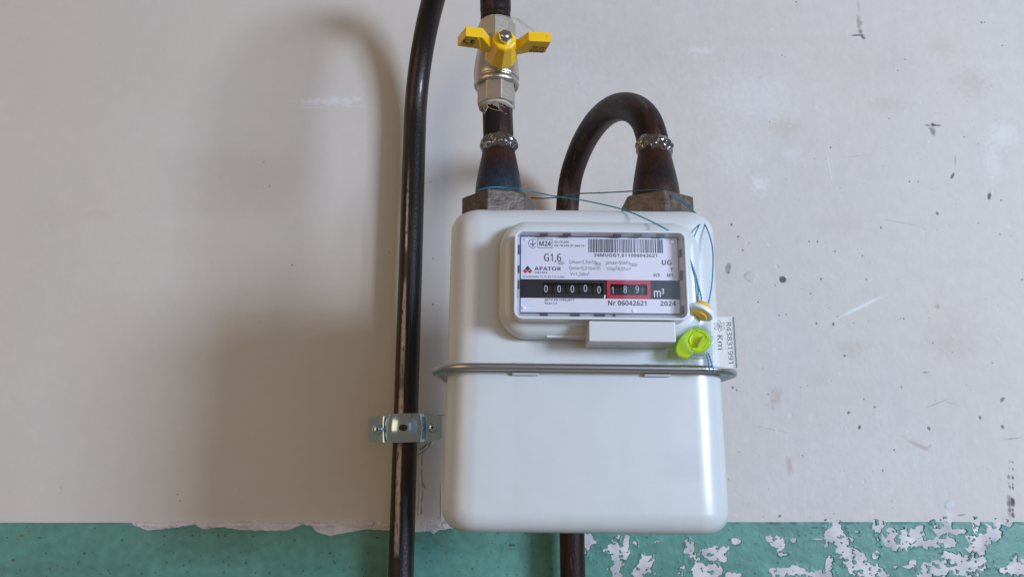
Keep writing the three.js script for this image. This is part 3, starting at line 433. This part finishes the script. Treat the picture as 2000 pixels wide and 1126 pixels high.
{ // rolled steel seam band
  const prof = [[-0.012, 0.0008], [0.0062, 0.0009]]; for (let k = 0; k <= 14; k++) { const a = Math.PI * 0.86 - k / 14 * Math.PI * 1.72; prof.push([0.009 + 0.0026 * Math.cos(a), 0.0026 * Math.sin(a) + 0.0003]); } prof.push([0.0062, -0.0009], [-0.012, -0.0008]);
  const o = outline(HX, HZ, RC, 18), m = o.length;
  const g = gridGeometry(prof.length - 1, m, (i, j) => { const [x, z, nx, nz] = o[j % m]; const k = lerp(1, 0.2, sstep(0.02, 0.075, HZ - z)), off = prof[i][0] > 0 ? prof[i][0] * k : prof[i][0]; return V(MX + x + nx * off, YS + prof[i][1], CZ + z + nz * off); }, (i, j) => [j / m, i / prof.length], true);
  const band = part('seam_band', g, phys({ color: lin(0.4, 0.4, 0.41), roughness: 0.33, metalness: 0.9 }), meter, 'grey rolled steel seam band');
  for (const px of [1026, 1285]) for (const [py, s, w] of [[704, 1, 0.0155], [727, -1, 0.0185]]) {
    const p = atM(px, py, MF + 0.004), tab = new RoundedBoxGeometry(w, 0.002, 0.01, 2, 0.0008); tab.translate(p.x, YS + s * 0.0035, MF - 0.0015); part('clip_tab', tab, phys({ color: lin(0.5, 0.535, 0.535), roughness: 0.4 }), band);
  }
}
// index housing: moulded base, rim, tray, plate, wheels, clear window
const white = phys({ color: lin(0.58, 0.6, 0.62), roughness: 0.34, clearcoat: 0.2, clearcoatRoughness: 0.3 });
const ZW = 0.3965, ZP = 0.3885;
const wl = atM(1004, 536, ZW), wr = atM(1344, 536, ZW), wt = atM(1174, 449, ZW), wb = atM(1174, 624, ZW);
const WWD = wr.x - wl.x, WHT = wt.y - wb.y, wcx = (wl.x + wr.x) / 2, wcy = (wt.y + wb.y) / 2;
{
  const bl = atM(975, 550, 0.374), br = atM(1368, 550, 0.374), bt = atM(1174, 436, 0.372), bb = atM(1174, 662, 0.374);
  const w = br.x - bl.x, h = bt.y - bb.y, housing = part('index_housing', extrude(roundRect(w, h, 0.02, (bl.x + br.x) / 2, (bt.y + bb.y) / 2), 0.0215, 0.0095, 0.3605, 8), enamel, meter, 'white moulded counter housing');
  const frame = roundRect(WWD, WHT, 0.0058, wcx, wcy); frame.holes.push(roundRect(WWD - 0.0036, WHT - 0.0036, 0.0042, wcx, wcy));
  part('window_frame', extrude(frame, 0.019, 0.0006, ZW - 0.0185), phys({ color: lin(0.62, 0.65, 0.68), roughness: 0.25, clearcoat: 0.4 }), housing);
  const pane = new THREE.ShapeGeometry(roundRect(WWD - 0.003, WHT - 0.003, 0.0045, wcx, wcy)); pane.translate(0, 0, ZW - 0.001);
  part('window_pane', pane, phys({ color: lin(0.93, 0.94, 0.96), transmission: 1, roughness: 0.04, thickness: 0, ior: 1.5 }), housing, 'clear plastic counter window');
  // plate
  const pl = atM(1017.3, 536, ZP).x, pr = atM(1325.6, 536, ZP).x, pt = atM(1174, 463.5, ZP).y, pb = atM(1174, 610.5, ZP).y, PW = pr - pl, PH = pt - pb;
  // tray walls between frame and plate
  const tray = phys({ color: lin(0.5, 0.51, 0.56), roughness: 0.3, clearcoat: 0.5 });
  const ix0 = wl.x + 0.0018, ix1 = wr.x - 0.0018, iy0 = wb.y + 0.0018, iy1 = wt.y - 0.0018, zf = ZW - 0.0022, zb = ZP - 0.0012, q = [];
  const quad = (a, b, c, d) => { const g = new THREE.BufferGeometry(); g.setAttribute('position', new THREE.Float32BufferAttribute([...a, ...b, ...c, ...a, ...c, ...d], 3)); g.setAttribute('uv', new THREE.Float32BufferAttribute(12, 2)); g.setAttribute('uv', new THREE.Float32BufferAttribute(new Array(12).fill(0), 2)); g.computeVertexNormals(); return g; };
  const o = [[ix0, iy0], [ix1, iy0], [ix1, iy1], [ix0, iy1]], n = [[pl - 0.0004, pb - 0.0004], [pr + 0.0004, pb - 0.0004], [pr + 0.0004, pt + 0.0004], [pl - 0.0004, pt + 0.0004]];
  for (let k = 0; k < 4; k++) q.push(quad([...o[k], zf], [...o[(k + 1) % 4], zf], [...n[(k + 1) % 4], zb], [...n[k], zb]));
  const backPlate = new THREE.BoxGeometry(ix1 - ix0, iy1 - iy0, 0.001).toNonIndexed(); backPlate.translate((ix0 + ix1) / 2, (iy0 + iy1) / 2, ZP - 0.0238); q.push(backPlate);
  part('tray', mergeGeometries(q), tray, housing);
  const dark = std({ color: lin(0.06, 0.065, 0.1), roughness: 0.5 }), zx = (x) => lerp(pl, pr, (x - 150) / 1240), zy = (y) => lerp(pt, pb, (y - 172) / 594);
  const clip = (x, y, w2, h2, dz) => { const b = new RoundedBoxGeometry(w2, h2, 0.0022, 1, 0.0003); b.translate(x, y, dz); part('clip', b, dark, housing); };  // dark blocks stand for dark refractions in the clear side walls
  const mt = (iy1 + pt) / 2, mb = (iy0 + pb) / 2, ml = (ix0 + pl) / 2, mr = (ix1 + pr) / 2, zm = (zf + zb) / 2 + 0.0004;
  for (const x of [330, 510, 910, 1072, 1252]) clip(zx(x), mt, 0.0056, 0.0018, zm);
  for (const [x, w2] of [[330, 0.0054], [570, 0.0066], [760, 0.0074], [872, 0.0018]]) clip(zx(x), mb, w2, 0.0014, zm);
  for (const [y, h2] of [[300, 0.0056], [475, 0.0066], [745, 0.0056]]) clip(mr, zy(y), 0.0018, h2, zm);
  for (const [y, h2] of [[285, 0.0066], [440, 0.005], [560, 0.006]]) clip(ml, zy(y), 0.0012, h2, zm);
  // the printed plate with its two openings
  const cv = document.createElement('canvas'), K = 1.6; cv.width = 1984; cv.height = 950; const c = cv.getContext('2d');
  c.scale(K, K); c.translate(-150, -172);
  c.fillStyle = '#dfdde8'; c.fillRect(150, 172, 1240, 594);
  const txt = (s, x, y, size, w, font = 'sans-serif', bold = false, col = '#14141e') => { c.fillStyle = col; c.font = (bold ? 'bold ' : '') + size + 'px ' + font; c.textBaseline = 'alphabetic'; const m = c.measureText(s).width; c.save(); c.translate(x, y); c.scale(w / m, 1); c.fillText(s, 0, 0); c.restore(); };
  c.strokeStyle = '#14141e'; c.lineWidth = 4; c.beginPath(); c.arc(243, 225, 34, 0.85, 5.45); c.stroke();
  c.lineWidth = 6; c.beginPath(); c.moveTo(243, 200); c.lineTo(243, 242); c.moveTo(220, 224); c.quadraticCurveTo(238, 232, 243, 246); c.quadraticCurveTo(248, 232, 266, 222); c.stroke();
  c.lineWidth = 4; c.strokeRect(281, 191, 115, 68);
  txt('M24', 290, 246, 56, 97, 'sans-serif', true);
  txt('UA.TR.055', 411, 220, 22, 118, 'sans-serif', true); txt('UA.TR.055.8T.040-19', 411, 249, 22, 242, 'sans-serif', true);
  txt('G1,6', 327, 366, 82, 142, 'sans-serif', false); txt('G1,6', 329, 366, 82, 142, 'sans-serif', false);
  c.fillStyle = '#1b2453'; c.beginPath(); c.moveTo(203, 402); c.lineTo(225, 428); c.lineTo(203, 446); c.lineTo(183, 428); c.fill();
  c.fillStyle = '#c22842'; c.beginPath(); c.moveTo(181, 430); c.lineTo(203, 450); c.lineTo(227, 430); c.lineTo(241, 447); c.lineTo(222, 464); c.lineTo(203, 452); c.lineTo(184, 464); c.lineTo(165, 447); c.fill();
  txt('APATOR', 256, 440, 41, 211, 'sans-serif', true, '#1b2453'); txt('METRIX', 257, 463, 18, 104, 'sans-serif', true, '#1b2453');
  txt('Grunwaldzka 14, PL-83-110 Tczew', 165, 497, 23, 327, 'sans-serif', false, '#2a2a36'); txt('Grunwaldzka 14, PL-83-110 Tczew', 165.6, 497, 23, 327, 'sans-serif', false, '#2a2a36');
  txt('Qmax=2,5m³/h', 527, 383, 37, 222); txt('Qmin=0,016m³/h', 527, 432, 37, 252); txt('V=1,2dm³', 537, 479, 37, 152); txt('pmax=50kPa', 818, 386, 37, 197); txt('1imp=0,01m³', 820, 434, 37, 198);
  c.strokeStyle = '#14141e'; c.lineWidth = 2.5; c.beginPath(); c.moveTo(896, 408); c.lineTo(902, 400); c.lineTo(908, 408); c.stroke();
  txt('24MUGG1,611006042621', 725, 327, 37, 507, 'sans-serif', true);
  txt('UG', 1256, 387, 56, 87, 'sans-serif', true); txt('T', 1324, 434, 36, 25, 'sans-serif', true); txt('H3', 1190, 481, 36, 53, 'sans-serif', true); txt('M1', 1295, 481, 36, 53, 'sans-serif', true);
  { let x = 683; c.fillStyle = '#14141e'; const unit = 590 / 222; let s = 77; const r = () => { s = (s * 1103515245 + 12345) % 2147483648; return s / 2147483648; }; while (x < 1268) { const a = unit * (1 + Math.floor(r() * 3.2)), b = unit * (1 + Math.floor(r() * 2.5)); c.fillRect(x, 185, Math.min(a, 1273 - x), 107); x += a + b; } c.fillRect(1262, 185, 11, 107); }
  c.fillStyle = '#17171b'; c.fillRect(150, 509, 1240, 147);
  txt('ДСТУ EN 1359:2017', 337, 677, 22, 232, 'sans-serif', true); txt('Клас 1,5', 337, 704, 22, 98, 'sans-serif', true);
  txt('Nr 06042621', 827, 707, 52, 312, 'sans-serif', true); txt('2024', 1236, 707, 50, 126, 'sans-serif', true);
  txt('m³', 1186, 640, 92, 88, 'sans-serif', false, '#f2f2f2');
  txt(',', 797, 640, 110, 24, 'sans-serif', true, '#f2f2f2');
  c.fillStyle = '#e8e8e8'; c.fillRect(1142, 583, 24, 5);
  const tex = new THREE.CanvasTexture(cv); tex.colorSpace = THREE.SRGBColorSpace; tex.magFilter = THREE.LinearFilter; tex.minFilter = THREE.LinearFilter;
  const sh = new THREE.Shape([[pl, pb], [pr, pb], [pr, pt], [pl, pt]].map(([x, y]) => new THREE.Vector2(x, y)));
  const hole = (xa, ya, xb, yb) => new THREE.Path([[zx(xa), zy(ya)], [zx(xb), zy(ya)], [zx(xb), zy(yb)], [zx(xa), zy(yb)]].map(([x, y]) => new THREE.Vector2(x, y)));
  sh.holes.push(hole(322, 536, 796, 622), hole(850, 545, 1138, 628));
  const pg = new THREE.ExtrudeGeometry(sh, { depth: 0.0008, bevelEnabled: false }), uv = pg.attributes.uv, pp = pg.attributes.position; for (let i = 0; i < uv.count; i++) uv.setXY(i, (pp.getX(i) - pl) / PW, (pp.getY(i) - pb) / PH);
  pg.translate(0, 0, ZP - 0.0008);
  part('label_plate', pg, phys({ map: tex, roughness: 0.5 }), housing, 'white printed data plate with black counter strip');
  const rf = new THREE.Shape([[zx(823), zy(655)], [zx(1165), zy(655)], [zx(1165), zy(513)], [zx(823), zy(513)]].map(([x, y]) => new THREE.Vector2(x, y))); rf.holes.push(hole(850, 545, 1138, 628));
  // the comma and dash sit beside the red frame
  part('red_frame', extrude(rf, 0.0007, 0.0001, ZP + 0.0001, 1), phys({ color: lin(0.5, 0.025, 0.055), roughness: 0.4 }), housing, 'red frame round the decimal digits');
  const wheelTex = (ch, ticks) => { const w = document.createElement('canvas'); w.width = 128; w.height = 512; const x = w.getContext('2d'); x.fillStyle = '#0e0e11'; x.fillRect(0, 0, 128, 512); x.fillStyle = '#cfd4dc'; x.textAlign = 'center'; x.textBaseline = 'middle'; x.font = '84px sans-serif';
    for (let k = 0; k < 10; k++) { const d = (ch - k + 30) % 10; x.save(); x.translate(ticks ? 46 : 64, ((k + 0.5) * 51.2 + 256 - 25.6) % 512); x.scale(0.95, 0.64); x.fillText(String(d), 0, 0); x.restore(); } if (ticks) for (let k = 0; k < 100; k += 2) x.fillRect(96, k * 5.12, k % 10 ? 18 : 32, 2.2);
    const t = new THREE.CanvasTexture(w); t.colorSpace = THREE.SRGBColorSpace; t.wrapS = t.wrapT = THREE.RepeatWrapping; t.magFilter = THREE.LinearFilter; t.minFilter = THREE.LinearFilter; return t; };
  const RWH = 0.0105, tx = {};
  for (const [x, d, dy, tick] of [[348, 0, 0], [452, 0, 0], [555, 0, 0], [658, 0, 0.0006], [765, 0, -0.0004], [874, 1, 0], [970, 8, 0.0007], [1078, 9, 0.0009, 1]]) {
    const key = d + (tick ? 't' : ''); tx[key] ??= phys({ map: wheelTex(d, tick), roughness: 0.45 });
    const wd = (zx(452) - zx(350)) * 0.9, n = 36, ang0 = dy / RWH;
    const g = gridGeometry(n, 1, (i, j) => { const a = (i / n - 0.5) * 2 * Math.PI + ang0; return V(zx(x) + (j - 0.5) * wd, zy(x > 820 ? 586 : 579) + Math.sin(a) * RWH, ZP - 0.0014 - RWH + Math.cos(a) * RWH); }, (i, j) => [j, i / n]);
    part('number_wheel', g, tx[key], housing);
  }
  // moulded pips of the window
  const pipM = phys({ color: lin(0.9, 0.9, 0.92), roughness: 0.15, clearcoat: 1 });
  for (const [x, y, r] of [[185, 195, 0.0011], [1350, 202, 0.0016], [175, 735, 0.0014], [1030, 748, 0.0012]]) { const s = new THREE.SphereGeometry(r, 12, 8); s.scale(1, 1, 0.4); s.translate(zx(x), zy(y), ZP + 0.0004); part('pip', s, pipM, housing); }
  for (const [x, y] of [[476, 380], [766, 384], [1052, 388]]) { const b = new RoundedBoxGeometry(0.0034, 0.0022, 0.0016, 2, 0.0004); b.translate(zx(x), zy(y), ZP + 0.0008); part('pip', b, phys({ color: lin(0.9, 0.9, 0.92), transmission: 0.7, roughness: 0.15, thickness: 0 }), housing); }
}
{ // pulse socket cover under the window
  const a = atM(1150, 628, 0.396), b = atM(1321, 668, 0.396), top = wb.y - 0.0006;
  const g = new RoundedBoxGeometry(b.x - a.x, top - b.y, 0.03, 3, 0.0008); g.translate((a.x + b.x) / 2, (top + b.y) / 2, 0.381);
  part('pulse_socket_cover', g, white, meter, 'white rectangular cover under the counter window');
  const l = atM(1068, 642, 0.383), r = atM(1149, 654, 0.383), strip = new RoundedBoxGeometry(r.x - l.x, 0.0062, 0.006, 2, 0.0004); strip.translate((l.x + r.x) / 2, (l.y + r.y) / 2, 0.3748); part('socket_flap', strip, white, meter);
}

/* ---------- seals and sealing wires ---------- */
const teal = phys({ color: lin(0.03, 0.27, 0.42), roughness: 0.4 }), darkWire = phys({ color: lin(0.03, 0.06, 0.075), roughness: 0.4, metalness: 0.3 });
function wire(name, label, pts, mat, extra = []) {
  const gs = [];
  for (const P of [pts, ...extra]) {
    const c = new THREE.CatmullRomCurve3(P, false, 'centripetal'), L = c.getLength(), n = Math.max(24, Math.round(L / 0.0006)), S = c.getSpacedPoints(n);
    for (const ph of [0, Math.PI]) {
      const H = S.map((p, i) => { const t = S[Math.min(n, i + 1)].clone().sub(S[Math.max(0, i - 1)]).normalize(), u = V(-t.y, t.x, 0).normalize(), w = V().crossVectors(t, u), a = i * 0.0006 / 0.0042 * 6.2832 + ph; return p.clone().addScaledVector(u, 0.0003 * Math.cos(a)).addScaledVector(w, 0.0003 * Math.sin(a)); });
      gs.push(sweep(H, 0.00031, 5, V(0.3, 0.2, 1).normalize(), false));
    }
  }
  const t = thing(name, label, 'wire', pts[0].clone(), 'sealing wires of the meter');
  part('twisted_strands', mergeGeometries(gs), mat, t);
}
wire('sealing_wire', 'thin teal sealing wire from the left nut slanting down to the counter window', [at(934, 371, 0.312), at(955, 366, 0.3165), at(985, 366, 0.3135), at(1015, 369, 0.3185), at(1040, 374, 0.318), at(1085, 383, 0.324), at(1150, 393, 0.34), at(1220, 410, 0.362), at(1268, 430, 0.38), at(1300, 446.5, 0.391), at(1312, 454, 0.385)], teal);
wire('sealing_wire', 'thin dark sealing wire stretched level between the two hex nuts', [at(1036, 386, 0.304), at(1060, 387, 0.308), at(1090, 385, 0.308), at(1118, 379, 0.308), at(1180, 376, 0.309), at(1234, 373, 0.311), at(1262, 370.5, 0.3125), at(1290, 370, 0.3125)], darkWire);
wire('sealing_wire', 'thin teal sealing wire hanging from the hole in the right nut to the yellow plug', [at(1312, 380, 0.3195), at(1338, 398, 0.326), at(1364, 420, 0.3445), at(1372, 429, 0.356), at(1385, 456, 0.368), at(1392, 485, 0.3725), at(1393, 515, 0.375), at(1390, 560, 0.379), at(1384, 592, 0.381)], teal,
  [[at(1371, 427, 0.354), at(1369, 434, 0.3595), at(1364, 444, 0.3675), at(1352, 470, 0.371), at(1345, 482, 0.372)]]);
wire('sealing_wire', 'thin teal double sealing wire running down beside the right edge of the counter window', [at(1344, 492, 0.3795), at(1350, 512, 0.3805), at(1357, 535, 0.3805), at(1364, 557, 0.3805), at(1369, 575, 0.381), at(1371, 594, 0.381)], teal,
  [[at(1343, 490, 0.3805), at(1353, 520, 0.382), at(1362, 548, 0.382), at(1364, 565, 0.382), at(1363, 588, 0.381)]]);
{ // yellow and white plug seal
  const o = at(1368, 609, 0.381), t = thing('plug_seal', 'yellow and white plastic plug seal at the lower right of the counter', 'seal', o);
  const ax = V(0.46, 0.86, -0.17).normalize(), Q = new THREE.Quaternion().setFromUnitVectors(V(0, 1, 0), ax), M = new THREE.Matrix4().compose(o, Q, V(1, 1, 1));
  const yel = phys({ color: lin(0.8, 0.5, 0.03), roughness: 0.35, clearcoat: 0.3 }), wh = phys({ color: lin(0.78, 0.79, 0.8), roughness: 0.35 });
  const L = (p) => lathe(p, 36, V(0, 0, 0)).applyMatrix4(M);
  part('collar', L([[0.0005, -0.0017], [0.0089, -0.0017], [0.0094, -0.0012], [0.0094, 0.0011], [0.0089, 0.0016], [0.0005, 0.0016]]), wh, t);
  part('cap', L([[0.0058, 0.0014], [0.0054, 0.0054], [0.0046, 0.0064], [0.0005, 0.0066]]), yel, t, 'yellow cap');
  part('plug', L([[0.0062, -0.0015], [0.006, -0.003], [0.0052, -0.0038], [0.0005, -0.004]]), yel, t, 'yellow underside of the plug');
}
{ // clear twist seal with fluorescent rotor and printed flag
  const z = 0.379, o = at(1363, 668, z), t = thing('twist_seal', 'clear plastic twist seal with neon green rotor and printed flag', 'seal', o);
  const clear = phys({ color: lin(0.9, 0.95, 0.94), transmission: 0.92, roughness: 0.06, thickness: 0, ior: 1.45 });
  const neon = phys({ color: lin(0.78, 1.0, 0.025), transmission: 0.5, roughness: 0.55, thickness: 0, clearcoat: 0.8, clearcoatRoughness: 0.1 });
  const neonD = phys({ color: lin(0.6, 0.9, 0.01), roughness: 0.25, clearcoat: 0.8 });
  const M = new THREE.Matrix4().compose(o, new THREE.Quaternion().setFromEuler(new THREE.Euler(-0.1, -0.22, 0)), V(1, 1, 1));
  const disc = (p, seg = 40) => { const g = lathe(p, seg, V(0, 0, 0)); g.rotateX(Math.PI / 2); return g.applyMatrix4(M); };
  const housing = part('clear_barrel', disc([[0.0098, -0.007], [0.0104, -0.006], [0.0104, 0.006], [0.0098, 0.007], [0.0088, 0.007], [0.0088, -0.006]]), clear, t);
  const rotor = part('rotor', disc([[0.0003, 0.0045], [0.0078, 0.0045], [0.0086, 0.0038], [0.0086, -0.0062], [0.0003, -0.0062]]), neon, t, 'neon yellow green rotor');
  const rb = []; for (const [a0, a1, r] of [[0.2, 1.5, 0.0068], [2.2, 3.6, 0.0052], [4.1, 5.6, 0.0069], [3.9, 5.0, 0.0036]]) { const P = Array.from({ length: 12 }, (_, q) => { const a = lerp(a0, a1, q / 11); return V(Math.cos(a) * r, Math.sin(a) * r, 0.0046); }); rb.push(new THREE.TubeGeometry(new THREE.CatmullRomCurve3(P), 16, 0.00065, 6).applyMatrix4(M)); }
  part('rotor_rib', mergeGeometries(rb), neonD, rotor);
  const bar = new RoundedBoxGeometry(0.0016, 0.0082, 0.0026, 2, 0.0005); bar.rotateZ(-0.55); bar.translate(0.0012, -0.0012, 0.006); part('rotor_key', bar.applyMatrix4(M), phys({ color: lin(0.34, 0.3, 0.02), roughness: 0.3, clearcoat: 0.5 }), rotor, 'olive moulded key bar with raised mark');
  const s = new THREE.Shape(); s.moveTo(-0.0035, 0.0078); s.quadraticCurveTo(-0.0125, 0.004, -0.0142, -0.0055); s.quadraticCurveTo(-0.0142, -0.0102, -0.0085, -0.0108); s.quadraticCurveTo(-0.005, -0.009, -0.004, -0.0078); s.lineTo(-0.0076, 0);
  const wing = new THREE.ExtrudeGeometry(s, { depth: 0.0035, bevelEnabled: true, bevelSize: 0.0007, bevelThickness: 0.0007, bevelSegments: 2 }); wing.translate(0, 0, 0.0005); part('turning_tab', wing.applyMatrix4(M), neon, t, 'neon green turning tab');
  for (const y of [0.0104, -0.0104]) { const b = new RoundedBoxGeometry(0.0085, 0.0018, 0.006, 2, 0.0004); b.translate(-0.0005, y, 0); part('wire_lug', b.applyMatrix4(M), clear, t); }
  // flag
  const f0 = at(1392, 720, z), f1 = at(1433, 618, z), fw = f1.x - f0.x, fh = f1.y - f0.y, fx = (f0.x + f1.x) / 2, fy = (f0.y + f1.y) / 2;
  const flagM = phys({ color: lin(0.97, 0.98, 0.98), transmission: 0.75, roughness: 0.1, thickness: 0, ior: 1.45 });
  const fg = extrude(roundRect(fw, fh, 0.0014, fx, fy), 0.0022, 0.0004, z - 0.001, 2), flag = part('printed_flag', fg, flagM, t, 'clear flag printed with a serial number, flower sign and Km');
  const edge = new RoundedBoxGeometry(0.0009, fh * 0.97, 0.0026, 1, 0.0003); edge.translate(f1.x - 0.0004, fy, z); part('flag_edge', edge, phys({ color: lin(0.16, 0.22, 0.21), transmission: 0.4, roughness: 0.15, thickness: 0 }), flag);
  const web = new RoundedBoxGeometry(0.006, 0.016, 0.002, 2, 0.0004); web.translate(f0.x - 0.0002, o.y, z); part('flag_web', web, clear, flag);
  const ink = std({ color: lin(0.03, 0.035, 0.04), roughness: 0.6 }), zf = z + 0.00125, S = fh / 102, gs = [];
  const down = (g, px, py) => { g.rotateZ(-Math.PI / 2); const p = at(px, py, z); g.translate(p.x, p.y, zf); gs.push(g); };
  down(letters('R43831991', 9.6 * S / 0.73 * 0.73, 80 * S), 1417.5, 629.5);
  down(letters('Km', 8.6 * S / 0.73 * 0.9, 28 * S), 1400, 655);
  const fc = at(1404.5, 637, z);
  for (let k = 0; k < 6; k++) { const a = k / 6 * 6.2832 + Math.PI / 2, P = Array.from({ length: 16 }, (_, q) => { const b = q / 16 * 6.2832, r = 7.6 * S + 3.6 * S * Math.cos(b), w = 2.6 * S * Math.sin(b); return V(fc.x + Math.cos(a) * r - Math.sin(a) * w, fc.y + Math.sin(a) * r + Math.cos(a) * w, zf); }); gs.push(new THREE.TubeGeometry(new THREE.CatmullRomCurve3(P, true), 30, 0.32 * S, 5, true).toNonIndexed()); const l = new THREE.BoxGeometry(4 * S, 0.7 * S, 0.0001).toNonIndexed(); l.translate(2 * S, 0, 0); l.rotateZ(a); l.translate(fc.x, fc.y, zf); gs.push(l); }
  part('print', mergeGeometries(gs.map((g) => (g.index ? g.toNonIndexed() : g))), ink, flag);
}
wire('sealing_wire', 'two short blue wire tails dangling under the neon green twist seal', [at(1380, 692, 0.381), at(1383, 702, 0.3805), at(1385, 715, 0.3815), at(1387, 730, 0.3815)], teal, [[at(1384, 690, 0.381), at(1389, 705, 0.3805), at(1393, 719, 0.3815), at(1397, 727, 0.3815)]]);

renderer.render(scene, camera);
